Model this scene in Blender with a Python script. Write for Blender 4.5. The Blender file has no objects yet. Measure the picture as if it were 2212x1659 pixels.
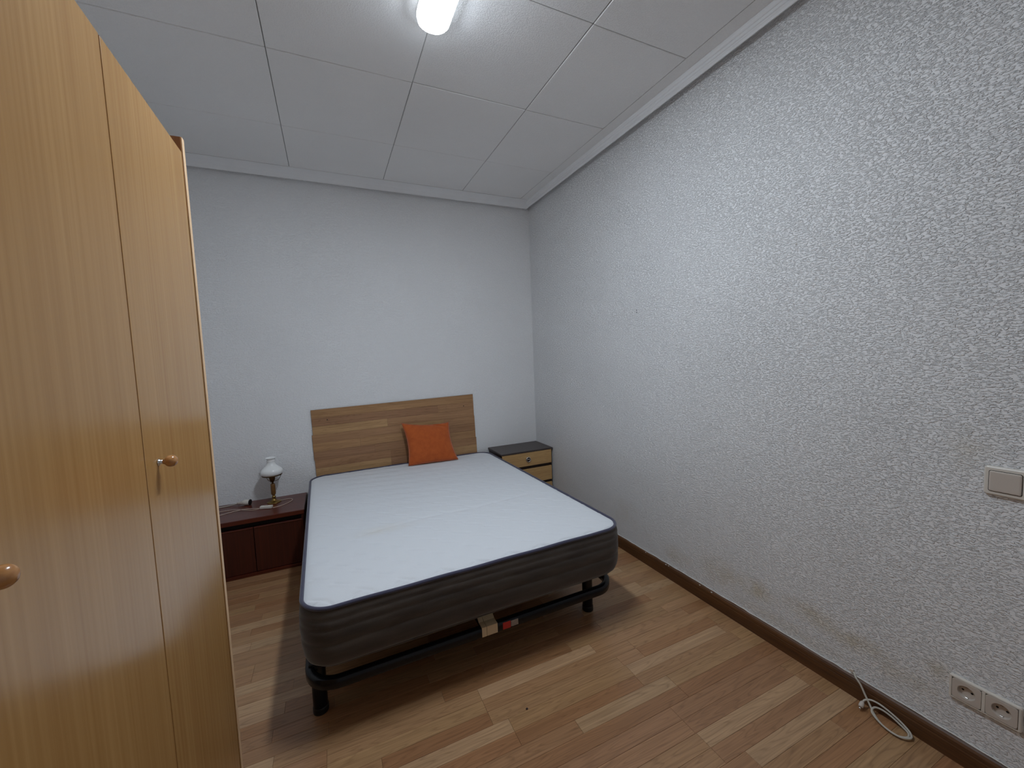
import bpy, bmesh, math, random
import numpy as np
from mathutils import Matrix, Vector

random.seed(7)
rng = np.random.default_rng(7)
scene = bpy.context.scene
C = scene.collection

# ------------------------------------------------------------------ camera
cam_d = bpy.data.cameras.new('camera')
cam = bpy.data.objects.new('camera', cam_d)
C.objects.link(cam)
cam_d.sensor_fit = 'HORIZONTAL'
cam_d.sensor_width = 36.0
cam_d.lens = 36.0 * 866.26 / 2212.0
cam_d.clip_start = 0.02
fw = Vector((0.41244191, 0.90796819, -0.07406366))
rt = Vector((0.90861178, -0.41586944, -0.03843506))
up = Vector((0.06569862, 0.05144289, 0.99651258))
M = Matrix(((rt.x, up.x, -fw.x, -1.68601914), (rt.y, up.y, -fw.y, -3.2208541),
            (rt.z, up.z, -fw.z, 1.30184431), (0, 0, 0, 1)))
cam.matrix_world = M
scene.camera = cam

# ------------------------------------------------------------------ world, exposure
w = bpy.data.worlds.new('world')
scene.world = w
w.use_nodes = True
w.node_tree.nodes['Background'].inputs[0].default_value = (0.8, 0.88, 1.0, 1)
w.node_tree.nodes['Background'].inputs[1].default_value = 0.0
vs = scene.view_settings
scene.display_settings.display_device = 'sRGB'
vs.view_transform = 'Standard'
vs.look = 'None'
vs.gamma = 1.0
vs.use_curve_mapping = False
vs.exposure = 0.0
scene.cycles.diffuse_bounces = 8
scene.cycles.max_bounces = 12
LAMP = 118.0                       # strength of the ceiling light's diffuser
LAMP_COL = (0.80, 0.895, 1.0)
LY0, LY1 = -1.607, -2.20          # where the ceiling light begins and ends along the room

# ------------------------------------------------------------------ helpers
def srgb(r, g, b):
    f = lambda c: (c / 255 / 12.92) if c / 255 <= .04045 else ((c / 255 + .055) / 1.055) ** 2.4
    return (f(r), f(g), f(b), 1)

def link(o, parent=None):
    C.objects.link(o)
    if parent is not None:
        o.parent = parent
    return o

def tag(o, label=None, cat=None, group=None, kind=None):
    if label: o['label'] = label
    if cat: o['category'] = cat
    if group: o['group'] = group
    if kind: o['kind'] = kind
    return o

def thing(name, loc, label, cat, group=None, rotz=0.0, rot=None):
    o = bpy.data.objects.new(name, None)
    o.empty_display_size = .05
    o.location = loc
    o.rotation_euler = rot if rot else (0, 0, rotz)
    C.objects.link(o)
    return tag(o, label, cat, group)

def from_bm(name, bm, mat, parent=None, smooth=False, off=(0, 0, 0)):
    me = bpy.data.meshes.new(name)
    bm.normal_update()
    bm.to_mesh(me)
    bm.free()
    me.materials.append(mat)
    if smooth:
        me.polygons.foreach_set('use_smooth', [True] * len(me.polygons))
    o = bpy.data.objects.new(name, me)
    if off != (0, 0, 0):
        o.location = off
    return link(o, parent)

def from_py(name, v, f, mat, parent=None, smooth=False):
    me = bpy.data.meshes.new(name)
    me.from_pydata([tuple(map(float, p)) for p in v], [], f)
    me.update()
    me.materials.append(mat)
    if smooth:
        me.polygons.foreach_set('use_smooth', [True] * len(me.polygons))
    return link(bpy.data.objects.new(name, me), parent)

def add_box(bm, lo, hi, bev=0.0, seg=2):
    lo = Vector(lo); hi = Vector(hi)
    g = bmesh.ops.create_cube(bm, size=1.0)
    vsx = g['verts']
    s = hi - lo
    c = (hi + lo) / 2
    for v in vsx:
        v.co = Vector((v.co.x * s.x + c.x, v.co.y * s.y + c.y, v.co.z * s.z + c.z))
    if bev > 0:
        es = list({e for v in vsx for e in v.link_edges})
        bmesh.ops.bevel(bm, geom=es, offset=bev, segments=seg, affect='EDGES', profile=.6)
    return bm

def box(name, lo, hi, mat, parent=None, bev=0.0, seg=2, rel=(0, 0, 0)):
    """box given in the world frame; rel is the location of its (unrotated) thing"""
    rel = Vector(rel)
    bm = bmesh.new()
    add_box(bm, Vector(lo) - rel, Vector(hi) - rel, bev, seg)
    return from_bm(name, bm, mat, parent, smooth=False)

def add_lathe(bm, prof, cx=0, cy=0, n=32, axis='z'):
    rings = []
    for r, z in prof:
        ring = []
        for i in range(n):
            a = 2 * math.pi * i / n
            if axis == 'z': co = (cx + r * math.cos(a), cy + r * math.sin(a), z)
            elif axis == 'x': co = (z, cx + r * math.cos(a), cy + r * math.sin(a))
            else: co = (cx + r * math.cos(a), z, cy + r * math.sin(a))
            ring.append(bm.verts.new(co))
        rings.append(ring)
    for a, b in zip(rings[:-1], rings[1:]):
        for i in range(n):
            bm.faces.new((a[i], a[(i + 1) % n], b[(i + 1) % n], b[i]))
    if prof[0][0] > 1e-6: bm.faces.new(list(reversed(rings[0])))
    if prof[-1][0] > 1e-6: bm.faces.new(rings[-1])
    bmesh.ops.remove_doubles(bm, verts=list({v for r in (rings[0], rings[-1]) for v in r}), dist=1e-7)
    bmesh.ops.recalc_face_normals(bm, faces=bm.faces)
    return bm

def lathe(name, prof, mat, parent=None, cx=0, cy=0, n=32, axis='z', open_ends=False):
    bm = bmesh.new()
    if open_ends:
        rings = []
        for r, z in prof:
            rings.append([bm.verts.new((cx + r * math.cos(2 * math.pi * i / n), cy + r * math.sin(2 * math.pi * i / n), z)) for i in range(n)])
        for a, b in zip(rings[:-1], rings[1:]):
            for i in range(n):
                bm.faces.new((a[i], a[(i + 1) % n], b[(i + 1) % n], b[i]))
        bmesh.ops.recalc_face_normals(bm, faces=bm.faces)
    else:
        add_lathe(bm, prof, cx, cy, n, axis)
    return from_bm(name, bm, mat, parent, smooth=True)

def spline(pts, sub=8):
    P = [Vector(p) for p in pts]
    P = [P[0] * 2 - P[1]] + P + [P[-1] * 2 - P[-2]]
    out = []
    for i in range(1, len(P) - 2):
        for k in range(sub):
            t = k / sub
            a, b, c, d = P[i - 1], P[i], P[i + 1], P[i + 2]
            out.append(.5 * ((2 * b) + (c - a) * t + (2 * a - 5 * b + 4 * c - d) * t * t + (3 * b - a - 3 * c + d) * t ** 3))
    out.append(P[-2])
    return out

def add_tube(bm, pts, r, n=10, closed=False):
    pts = [Vector(p) for p in pts]
    m = len(pts)
    rings = []
    nrm = None
    for i, p in enumerate(pts):
        if closed: t = (pts[(i + 1) % m] - pts[i - 1]).normalized()
        else: t = (pts[min(i + 1, m - 1)] - pts[max(i - 1, 0)]).normalized()
        if nrm is None:
            nrm = t.orthogonal().normalized()
        nrm = (nrm - t * nrm.dot(t)).normalized()
        bi = t.cross(nrm)
        rings.append([bm.verts.new(p + (nrm * math.cos(2 * math.pi * k / n) + bi * math.sin(2 * math.pi * k / n)) * r) for k in range(n)])
    rr = rings + ([rings[0]] if closed else [])
    for a, b in zip(rr[:-1], rr[1:]):
        for k in range(n):
            bm.faces.new((a[k], a[(k + 1) % n], b[(k + 1) % n], b[k]))
    if not closed:
        bm.faces.new(list(reversed(rings[0]))); bm.faces.new(rings[-1])
    bmesh.ops.recalc_face_normals(bm, faces=bm.faces)
    return bm

def tube(name, pts, r, mat, parent=None, n=10, rel=(0, 0, 0), closed=False):
    bm = bmesh.new()
    rel = Vector(rel)
    add_tube(bm, [Vector(p) - rel for p in pts], r, n, closed)
    return from_bm(name, bm, mat, parent, smooth=True)

def rrect(hx, hy, r, nc=10, ne=1):
    """rounded rectangle, counter-clockwise; ne points along each straight side"""
    pts = []
    cs = [(hx - r, hy - r, 0), (-hx + r, hy - r, 90), (-hx + r, -hy + r, 180), (hx - r, -hy + r, 270)]
    for q, (cx, cy, a0) in enumerate(cs):
        for k in range(nc + 1):
            a = math.radians(a0 + 90 * k / nc)
            pts.append((cx + r * math.cos(a), cy + r * math.sin(a)))
        nx, ny, na = cs[(q + 1) % 4]
        e = math.radians(a0 + 90)
        p0 = Vector((cx + r * math.cos(e), cy + r * math.sin(e)))
        p1 = Vector((nx + r * math.cos(e), ny + r * math.sin(e)))
        for k in range(1, ne):
            p = p0.lerp(p1, k / ne)
            pts.append((p.x, p.y))
    return pts

def extrude_profile(bm, prof, p0, p1, normal):
    """sweep a closed (d, z) profile from p0 to p1; d goes along `normal` away from the wall"""
    p0 = Vector(p0); p1 = Vector(p1); normal = Vector(normal)
    a = [bm.verts.new(p0 + normal * d + Vector((0, 0, z))) for d, z in prof]
    b = [bm.verts.new(p1 + normal * d + Vector((0, 0, z))) for d, z in prof]
    n = len(prof)
    for i in range(n):
        bm.faces.new((a[i], a[(i + 1) % n], b[(i + 1) % n], b[i]))
    bm.faces.new(list(reversed(a))); bm.faces.new(b)
    bmesh.ops.recalc_face_normals(bm, faces=bm.faces)

# ------------------------------------------------------------------ materials
def new_mat(name):
    m = bpy.data.materials.new(name)
    m.use_nodes = True
    nt = m.node_tree
    return m, nt, nt.nodes['Principled BSDF']

def N(nt, t, **kw):
    n = nt.nodes.new(t)
    for k, v in kw.items():
        setattr(n, k, v)
    return n

def plain(name, col, rough=.5, metal=0.0, spec=.5, noise=0.0, nscale=30, bump=0.0, bscale=200, coat=0.0, sheen=0.0, trans=0.0):
    m, nt, b = new_mat(name)
    b.inputs['Base Color'].default_value = col
    b.inputs['Roughness'].default_value = rough
    b.inputs['Metallic'].default_value = metal
    b.inputs['Specular IOR Level'].default_value = spec
    b.inputs['Coat Weight'].default_value = coat
    b.inputs['Sheen Weight'].default_value = sheen
    b.inputs['Transmission Weight'].default_value = trans
    g = N(nt, 'ShaderNodeTexCoord')
    if noise > 0:
        n = N(nt, 'ShaderNodeTexNoise'); n.inputs['Scale'].default_value = nscale; n.inputs['Detail'].default_value = 6
        nt.links.new(g.outputs['Object'], n.inputs['Vector'])
        r = N(nt, 'ShaderNodeValToRGB')
        r.color_ramp.elements[0].position = .25; r.color_ramp.elements[1].position = .75
        r.color_ramp.elements[0].color = [c * (1 - noise) for c in col[:3]] + [1]
        r.color_ramp.elements[1].color = [min(1, c * (1 + noise)) for c in col[:3]] + [1]
        nt.links.new(n.outputs['Fac'], r.inputs['Fac']); nt.links.new(r.outputs['Color'], b.inputs['Base Color'])
    if bump > 0:
        n = N(nt, 'ShaderNodeTexNoise'); n.inputs['Scale'].default_value = bscale; n.inputs['Detail'].default_value = 4
        nt.links.new(g.outputs['Object'], n.inputs['Vector'])
        bp = N(nt, 'ShaderNodeBump'); bp.inputs['Distance'].default_value = bump
        nt.links.new(n.outputs['Fac'], bp.inputs['Height']); nt.links.new(bp.outputs['Normal'], b.inputs['Normal'])
    return m

def wood(name, dark, light, axis='x', fine=90.0, bands=22.0, lens=1.6, wid=9.0, rough=.45, use_obj_color=False,
         streak=.5, cath=.5, bump=.0004, coat=0.0, spec=.5):
    """long-grained wood: fine streaks plus cathedral figure, grain along `axis`"""
    m, nt, b = new_mat(name)
    tc = N(nt, 'ShaderNodeNewGeometry')
    oi = N(nt, 'ShaderNodeObjectInfo')
    mul = N(nt, 'ShaderNodeMath', operation='MULTIPLY'); mul.inputs[1].default_value = 37.0
    nt.links.new(oi.outputs['Random'], mul.inputs[0])
    add = N(nt, 'ShaderNodeVectorMath', operation='ADD')
    cmb = N(nt, 'ShaderNodeCombineXYZ')
    for i in range(3): nt.links.new(mul.outputs[0], cmb.inputs[i])
    nt.links.new(tc.outputs['Position'], add.inputs[0]); nt.links.new(cmb.outputs[0], add.inputs[1])
    def stretched(al, ac):
        mp = N(nt, 'ShaderNodeMapping')
        s = [ac, ac, ac]; s['xyz'.index(axis)] = al
        mp.inputs['Scale'].default_value = s
        nt.links.new(add.outputs[0], mp.inputs['Vector'])
        return mp
    m1 = stretched(lens * 1.6, fine)
    n1 = N(nt, 'ShaderNodeTexNoise'); n1.inputs['Scale'].default_value = 1; n1.inputs['Detail'].default_value = 5
    nt.links.new(m1.outputs[0], n1.inputs['Vector'])
    m2 = stretched(lens, wid)
    n2 = N(nt, 'ShaderNodeTexNoise'); n2.inputs['Scale'].default_value = 1; n2.inputs['Detail'].default_value = 1.5
    nt.links.new(m2.outputs[0], n2.inputs['Vector'])
    k = N(nt, 'ShaderNodeMath', operation='MULTIPLY'); k.inputs[1].default_value = bands
    nt.links.new(n2.outputs['Fac'], k.inputs[0])
    fr = N(nt, 'ShaderNodeMath', operation='FRACT')
    nt.links.new(k.outputs[0], fr.inputs[0])
    cr = N(nt, 'ShaderNodeValToRGB')
    e = cr.color_ramp.elements
    e[0].position = 0; e[0].color = (0, 0, 0, 1); e[1].position = .3; e[1].color = (1, 1, 1, 1)
    e2 = cr.color_ramp.elements.new(.85); e2.color = (.8, .8, .8, 1)
    e3 = cr.color_ramp.elements.new(1.0); e3.color = (0, 0, 0, 1)
    nt.links.new(fr.outputs[0], cr.inputs['Fac'])
    # combine
    a1 = N(nt, 'ShaderNodeMapRange'); a1.inputs['From Min'].default_value = .3; a1.inputs['From Max'].default_value = .7
    nt.links.new(n1.outputs['Fac'], a1.inputs['Value'])
    mx = N(nt, 'ShaderNodeMix'); mx.data_type = 'FLOAT'
    mx.inputs[0].default_value = cath
    nt.links.new(a1.outputs[0], mx.inputs[2]); nt.links.new(cr.outputs['Color'], mx.inputs[3])
    low = N(nt, 'ShaderNodeMapRange'); low.inputs['From Min'].default_value = .3; low.inputs['From Max'].default_value = .7
    nt.links.new(n2.outputs['Fac'], low.inputs['Value'])
    mx2 = N(nt, 'ShaderNodeMix'); mx2.data_type = 'FLOAT'; mx2.inputs[0].default_value = 1 - streak
    nt.links.new(mx.outputs[0], mx2.inputs[2]); nt.links.new(low.outputs[0], mx2.inputs[3])
    cm = N(nt, 'ShaderNodeMix'); cm.data_type = 'RGBA'
    cm.inputs[6].default_value = dark; cm.inputs[7].default_value = light
    nt.links.new(mx2.outputs[0], cm.inputs[0])
    out = cm.outputs[2]
    if use_obj_color:
        mm = N(nt, 'ShaderNodeMix'); mm.data_type = 'RGBA'; mm.blend_type = 'MULTIPLY'; mm.inputs[0].default_value = 1
        nt.links.new(out, mm.inputs[6]); nt.links.new(oi.outputs['Color'], mm.inputs[7])
        out = mm.outputs[2]
    nt.links.new(out, b.inputs['Base Color'])
    b.inputs['Roughness'].default_value = rough
    b.inputs['Specular IOR Level'].default_value = spec
    b.inputs['Coat Weight'].default_value = coat
    b.inputs['Coat Roughness'].default_value = .15
    bp = N(nt, 'ShaderNodeBump'); bp.inputs['Distance'].default_value = bump; bp.inputs['Strength'].default_value = .5
    nt.links.new(n1.outputs['Fac'], bp.inputs['Height']); nt.links.new(bp.outputs['Normal'], b.inputs['Normal'])
    return m

def plaster(name, col, bump, scale, aniso=(1, 1, 1), stains=None, mott=.03, thr=(.46, .62)):
    """sprayed stipple plaster in world coordinates; optional damp stains (centre, radius) on the wall"""
    m, nt, b = new_mat(name)
    b.inputs['Roughness'].default_value = .62
    b.inputs['Specular IOR Level'].default_value = .25
    g = N(nt, 'ShaderNodeNewGeometry')
    mp = N(nt, 'ShaderNodeMapping'); mp.inputs['Scale'].default_value = [scale * a for a in aniso]
    mp.inputs['Rotation'].default_value = (.25, 0, 0) if aniso[0] != 1 else (0, 0, 0)
    nt.links.new(g.outputs['Position'], mp.inputs['Vector'])
    n = N(nt, 'ShaderNodeTexNoise'); n.inputs['Scale'].default_value = 1.0
    n.inputs['Detail'].default_value = 3.0; n.inputs['Roughness'].default_value = .55; n.inputs['Distortion'].default_value = .5
    nt.links.new(mp.outputs[0], n.inputs['Vector'])
    r = N(nt, 'ShaderNodeMapRange'); r.interpolation_type = 'SMOOTHSTEP'
    r.inputs['From Min'].default_value = thr[0]; r.inputs['From Max'].default_value = thr[1]
    nt.links.new(n.outputs['Fac'], r.inputs['Value'])
    n3 = N(nt, 'ShaderNodeTexNoise'); n3.inputs['Scale'].default_value = 4.5; n3.inputs['Detail'].default_value = 2
    nt.links.new(g.outputs['Position'], n3.inputs['Vector'])
    r3 = N(nt, 'ShaderNodeMapRange'); r3.inputs['From Min'].default_value = .3; r3.inputs['From Max'].default_value = .7
    r3.inputs['To Min'].default_value = .88; r3.inputs['To Max'].default_value = 1.06
    nt.links.new(n3.outputs['Fac'], r3.inputs['Value'])
    mu = N(nt, 'ShaderNodeMath', operation='MULTIPLY')
    nt.links.new(r.outputs[0], mu.inputs[0]); nt.links.new(r3.outputs[0], mu.inputs[1])
    bp = N(nt, 'ShaderNodeBump'); bp.inputs['Distance'].default_value = bump
    nt.links.new(mu.outputs[0], bp.inputs['Height']); nt.links.new(bp.outputs['Normal'], b.inputs['Normal'])
    n2 = N(nt, 'ShaderNodeTexNoise'); n2.inputs['Scale'].default_value = 2.2; n2.inputs['Detail'].default_value = 3
    nt.links.new(g.outputs['Position'], n2.inputs['Vector'])
    cr = N(nt, 'ShaderNodeValToRGB')
    cr.color_ramp.elements[0].position = .3; cr.color_ramp.elements[1].position = .7
    cr.color_ramp.elements[0].color = [c * (1 - mott) for c in col[:3]] + [1]
    cr.color_ramp.elements[1].color = [min(1, c * (1 + mott)) for c in col[:3]] + [1]
    nt.links.new(n2.outputs['Fac'], cr.inputs['Fac'])
    out = cr.outputs['Color']
    if stains:
        nz = N(nt, 'ShaderNodeTexNoise'); nz.inputs['Scale'].default_value = 14; nz.inputs['Detail'].default_value = 4
        nt.links.new(g.outputs['Position'], nz.inputs['Vector'])
        acc = None
        for (cy, cz, ry, rz, amt) in stains:
            s1 = N(nt, 'ShaderNodeVectorMath', operation='SUBTRACT'); s1.inputs[1].default_value = (0, cy, cz)
            nt.links.new(g.outputs['Position'], s1.inputs[0])
            s2 = N(nt, 'ShaderNodeVectorMath', operation='MULTIPLY'); s2.inputs[1].default_value = (0, 1 / ry, 1 / rz)
            nt.links.new(s1.outputs[0], s2.inputs[0])
            ln = N(nt, 'ShaderNodeVectorMath', operation='LENGTH'); nt.links.new(s2.outputs[0], ln.inputs[0])
            mr = N(nt, 'ShaderNodeMapRange'); mr.interpolation_type = 'SMOOTHSTEP'
            mr.inputs['From Min'].default_value = 1.0; mr.inputs['From Max'].default_value = .0
            mr.inputs['To Min'].default_value = 0; mr.inputs['To Max'].default_value = amt * .7
            nt.links.new(ln.outputs['Value'], mr.inputs['Value'])
            if acc is None: acc = mr.outputs[0]
            else:
                ad = N(nt, 'ShaderNodeMath', operation='MAXIMUM')
                nt.links.new(acc, ad.inputs[0]); nt.links.new(mr.outputs[0], ad.inputs[1]); acc = ad.outputs[0]
        nr = N(nt, 'ShaderNodeMapRange'); nr.inputs['From Min'].default_value = .35; nr.inputs['From Max'].default_value = .65
        nr.inputs['To Min'].default_value = .25
        nt.links.new(nz.outputs['Fac'], nr.inputs['Value'])
        mm = N(nt, 'ShaderNodeMath', operation='MULTIPLY')
        nt.links.new(acc, mm.inputs[0]); nt.links.new(nr.outputs[0], mm.inputs[1])
        mx = N(nt, 'ShaderNodeMix'); mx.data_type = 'RGBA'
        mx.inputs[7].default_value = (.60, .50, .32, 1)
        nt.links.new(mm.outputs[0], mx.inputs[0]); nt.links.new(out, mx.inputs[6])
        out = mx.outputs[2]
    nt.links.new(out, b.inputs['Base Color'])
    return m

WALLC = (.84, .845, .85, 1)
STAINS = [(-1.90, .19, .16, .10, .75), (-2.07, .20, .16, .07, .85), (-2.33, .215, .20, .065, .8), (-2.47, .20, .16, .06, .9),
          (-2.60, .17, .14, .06, .55), (-2.68, .25, .06, .05, .7), (-1.62, .15, .15, .07, .5), (-2.2, .11, .35, .05, .45),
          (-1.20, .25, .20, .12, .35), (-2.72, .97, .08, .10, .35)]
mat_wall_r = plaster('stipple_plaster', WALLC, .0032, 160, stains=STAINS, aniso=(1.01, .55, 1.25))
mat_wall = plaster('back_plaster', WALLC, .0014, 125, mott=.02, aniso=(.7, 1, 1.2))
mat_ceil = plaster('ceiling_panel_paint', (.87, .87, .865, 1), .0008, 170, mott=.02)
mat_gap = plain('ceiling_joint', (.25, .25, .25, 1), .9)
mat_cornice = plain('cornice_paint', (.80, .81, .82, 1), .45, noise=.03, nscale=8)
mat_caulk = plain('caulk', (.66, .64, .60, 1), .6, bump=.001, bscale=60)
mat_base = wood('dark_baseboard_wood', srgb(58, 34, 16), srgb(104, 66, 32), 'y', fine=160, bands=12, lens=2, wid=30, rough=.5, streak=.7, cath=.3)
mat_base_x = wood('dark_baseboard_wood_across', srgb(58, 34, 16), srgb(104, 66, 32), 'x', fine=160, bands=12, lens=2, wid=30, rough=.5, streak=.7, cath=.3)
mat_floor = wood('laminate', (.50, .46, .43, 1), (1.04, 1.04, 1.04, 1), 'x', fine=150, bands=14, lens=2.0, wid=24, rough=.30,
                 use_obj_color=True, streak=.85, cath=.45, bump=.0001, spec=.5)
mat_under = plain('floor_underlay', (.05, .03, .02, 1), .9)
mat_hb = wood('headboard_laminate', (.55, .50, .46, 1), (1.05, 1.05, 1.05, 1), 'x', fine=150, bands=14, lens=2.2, wid=26, rough=.45,
              use_obj_color=True, streak=.75, cath=.35, bump=.0001, spec=.3)
mat_hb_edge = plain('headboard_raw_edge', srgb(92, 68, 48), .8, noise=.2, nscale=90)
mat_ward = wood('beech_veneer', srgb(160, 117, 67), srgb(184, 142, 88), 'z', fine=110, bands=6, lens=.9, wid=16, rough=.21,
                streak=.7, cath=.08, bump=.00003, spec=.5, coat=.0)
mat_ward_edge = plain('light_edge_band', srgb(226, 190, 150), .45, noise=.05, nscale=20)
mat_ward_in = wood('brown_carcass', srgb(120, 74, 38), srgb(150, 96, 52), 'z', rough=.6, streak=.7, cath=.1)
mat_knob = wood('turned_wood', srgb(166, 112, 62), srgb(196, 142, 86), 'x', rough=.22, fine=200, streak=.8, cath=.1, coat=.5)
mat_chrome = plain('chrome', (.75, .75, .74, 1), .16, 1.0)
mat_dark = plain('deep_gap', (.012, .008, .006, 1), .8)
mat_chest = wood('mahogany', srgb(66, 22, 11), srgb(100, 40, 24), 'x', fine=120, bands=6, lens=1.2, wid=20, rough=.28, streak=.8, cath=.15, coat=.15)
mat_chest_v = wood('mahogany_upright', srgb(54, 18, 10), srgb(78, 30, 17), 'z', fine=120, bands=6, lens=1.2, wid=20, rough=.4, streak=.8, cath=.15)
mat_ns_top = plain('dark_laminate', srgb(66, 56, 54), .4, noise=.08, nscale=50)
mat_ns_body = plain('near_black_wood', srgb(40, 24, 22), .5, noise=.1, nscale=50)
mat_ns_front = wood('yellow_oak', srgb(172, 134, 86), srgb(206, 168, 114), 'x', fine=160, bands=12, lens=3, wid=24, rough=.5, streak=.7, cath=.4)
mat_metal_black = plain('black_powder_coat', (.004, .005, .008, 1), .25, 0.0, .3)
mat_plastic_black = plain('black_plastic', (.004, .004, .004, 1), .45)
mat_slat = wood('birch_slat', srgb(150, 110, 70), srgb(180, 140, 96), 'x', rough=.6)
mat_cream = plain('cream_plastic', srgb(205, 186, 152), .4)
mat_cream2 = plain('brown_plastic_strip', srgb(120, 92, 60), .5)
mat_red = plain('red_label', srgb(190, 40, 36), .5)
mat_label = plain('pale_label', srgb(150, 140, 132), .5, noise=.5, nscale=300)
mat_white_pl = plain('white_plastic', srgb(214, 208, 198), .35)
mat_white_ins = plain('warm_white_plastic', srgb(196, 186, 176), .38)
mat_hole = plain('contact_hole', (.006, .006, .006, 1), .7)
mat_cable = plain('cable_sheath', srgb(188, 182, 170), .45)
mat_cord = plain('lamp_cord_sheath', srgb(200, 180, 164), .45)
mat_piping = plain('navy_piping', srgb(56, 56, 78), .8, sheen=.3, bump=.0006, bscale=500)
mat_opal = plain('opal_glass', (.86, .87, .86, 1), .12, coat=.5)
mat_opal.node_tree.nodes['Principled BSDF'].inputs['Subsurface Weight'].default_value = .3
mat_opal.node_tree.nodes['Principled BSDF'].inputs['Subsurface Radius'].default_value = (.02, .02, .02)
mat_brass = plain('aged_brass', srgb(150, 122, 70), .28, 1.0, noise=.15, nscale=60)
mat_brass_dark = plain('dark_brass', srgb(92, 66, 38), .35, 1.0)
mat_amber = plain('amber_onyx', srgb(112, 76, 38), .3, noise=.25, nscale=40)
mat_speck = plain('crumb_dark', srgb(50, 36, 34), .8)

def mattress_top_mat():
    m, nt, b = new_mat('quilted_white_ticking')
    tc = N(nt, 'ShaderNodeTexCoord')
    n = N(nt, 'ShaderNodeTexNoise'); n.inputs['Scale'].default_value = 260; n.inputs['Detail'].default_value = 3
    nt.links.new(tc.outputs['Object'], n.inputs['Vector'])
    n2 = N(nt, 'ShaderNodeTexNoise'); n2.inputs['Scale'].default_value = 16; n2.inputs['Detail'].default_value = 3
    nt.links.new(tc.outputs['Object'], n2.inputs['Vector'])
    bp = N(nt, 'ShaderNodeBump'); bp.inputs['Distance'].default_value = .0008
    nt.links.new(n.outputs['Fac'], bp.inputs['Height'])
    bp2 = N(nt, 'ShaderNodeBump'); bp2.inputs['Distance'].default_value = .004; bp2.inputs['Strength'].default_value = .6
    nt.links.new(n2.outputs['Fac'], bp2.inputs['Height']); nt.links.new(bp.outputs['Normal'], bp2.inputs['Normal'])
    nt.links.new(bp2.outputs['Normal'], b.inputs['Normal'])
    b.inputs['Roughness'].default_value = .85
    b.inputs['Sheen Weight'].default_value = .1
    # faint beige stain beside the long crease (bed coordinates)
    s1 = N(nt, 'ShaderNodeVectorMath', operation='SUBTRACT'); s1.inputs[1].default_value = (-.33, -.335, .24)
    nt.links.new(tc.outputs['Object'], s1.inputs[0])
    s2 = N(nt, 'ShaderNodeVectorMath', operation='MULTIPLY'); s2.inputs[1].default_value = (1 / .22, 1 / .075, 0)
    nt.links.new(s1.outputs[0], s2.inputs[0])
    ln = N(nt, 'ShaderNodeVectorMath', operation='LENGTH'); nt.links.new(s2.outputs[0], ln.inputs[0])
    mr = N(nt, 'ShaderNodeMapRange'); mr.interpolation_type = 'SMOOTHSTEP'
    mr.inputs['From Min'].default_value = 1; mr.inputs['From Max'].default_value = 0; mr.inputs['To Max'].default_value = .55
    nt.links.new(ln.outputs['Value'], mr.inputs['Value'])
    mu = N(nt, 'ShaderNodeMath', operation='MULTIPLY')
    nt.links.new(mr.outputs[0], mu.inputs[0]); nt.links.new(n2.outputs['Fac'], mu.inputs[1])
    mx = N(nt, 'ShaderNodeMix'); mx.data_type = 'RGBA'
    mx.inputs[6].default_value = (.68, .705, .735, 1); mx.inputs[7].default_value = (.62, .56, .44, 1)
    nt.links.new(mu.outputs[0], mx.inputs[0]); nt.links.new(mx.outputs[2], b.inputs['Base Color'])
    return m
mat_mtop = mattress_top_mat()

def velvet(name, c0, c1, scale, stretch):
    m, nt, b = new_mat(name)
    tc = N(nt, 'ShaderNodeTexCoord')
    mp = N(nt, 'ShaderNodeMapping'); mp.inputs['Scale'].default_value = stretch
    nt.links.new(tc.outputs['Object'], mp.inputs['Vector'])
    n = N(nt, 'ShaderNodeTexNoise'); n.inputs['Scale'].default_value = scale; n.inputs['Detail'].default_value = 5
    nt.links.new(mp.outputs[0], n.inputs['Vector'])
    cr = N(nt, 'ShaderNodeValToRGB'); cr.color_ramp.elements[0].position = .3; cr.color_ramp.elements[1].position = .7
    cr.color_ramp.elements[0].color = c0; cr.color_ramp.elements[1].color = c1
    nt.links.new(n.outputs['Fac'], cr.inputs['Fac']); nt.links.new(cr.outputs['Color'], b.inputs['Base Color'])
    n2 = N(nt, 'ShaderNodeTexNoise'); n2.inputs['Scale'].default_value = 700
    nt.links.new(tc.outputs['Object'], n2.inputs['Vector'])
    bp = N(nt, 'ShaderNodeBump'); bp.inputs['Distance'].default_value = .0006
    nt.links.new(n2.outputs['Fac'], bp.inputs['Height']); nt.links.new(bp.outputs['Normal'], b.inputs['Normal'])
    b.inputs['Roughness'].default_value = .9
    b.inputs['Sheen Weight'].default_value = .35
    b.inputs['Sheen Roughness'].default_value = .4
    return m
mat_mside = velvet('charcoal_velour', srgb(58, 52, 48), srgb(78, 72, 66), 6, (1, 1, 5))
mat_cushion = velvet('orange_cotton', srgb(170, 78, 26), srgb(186, 90, 34), 30, (1, 1, 1))

def emitter():
    m, nt, b = new_mat('lit_diffuser')
    b.inputs['Base Color'].default_value = (.9, .9, .9, 1)
    b.inputs['Emission Color'].default_value = LAMP_COL + (1,)
    # the LED strip faces down: the frosted flanks are dimmer than the underside
    g = N(nt, 'ShaderNodeNewGeometry')
    sp = N(nt, 'ShaderNodeSeparateXYZ'); nt.links.new(g.outputs['True Normal'], sp.inputs[0])
    mr = N(nt, 'ShaderNodeMapRange'); mr.inputs['From Min'].default_value = -.35; mr.inputs['From Max'].default_value = -.95
    mr.inputs['To Min'].default_value = LAMP * .03; mr.inputs['To Max'].default_value = LAMP
    nt.links.new(sp.outputs['Z'], mr.inputs['Value']); nt.links.new(mr.outputs[0], b.inputs['Emission Strength'])
    return m
mat_emit = emitter()

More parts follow.
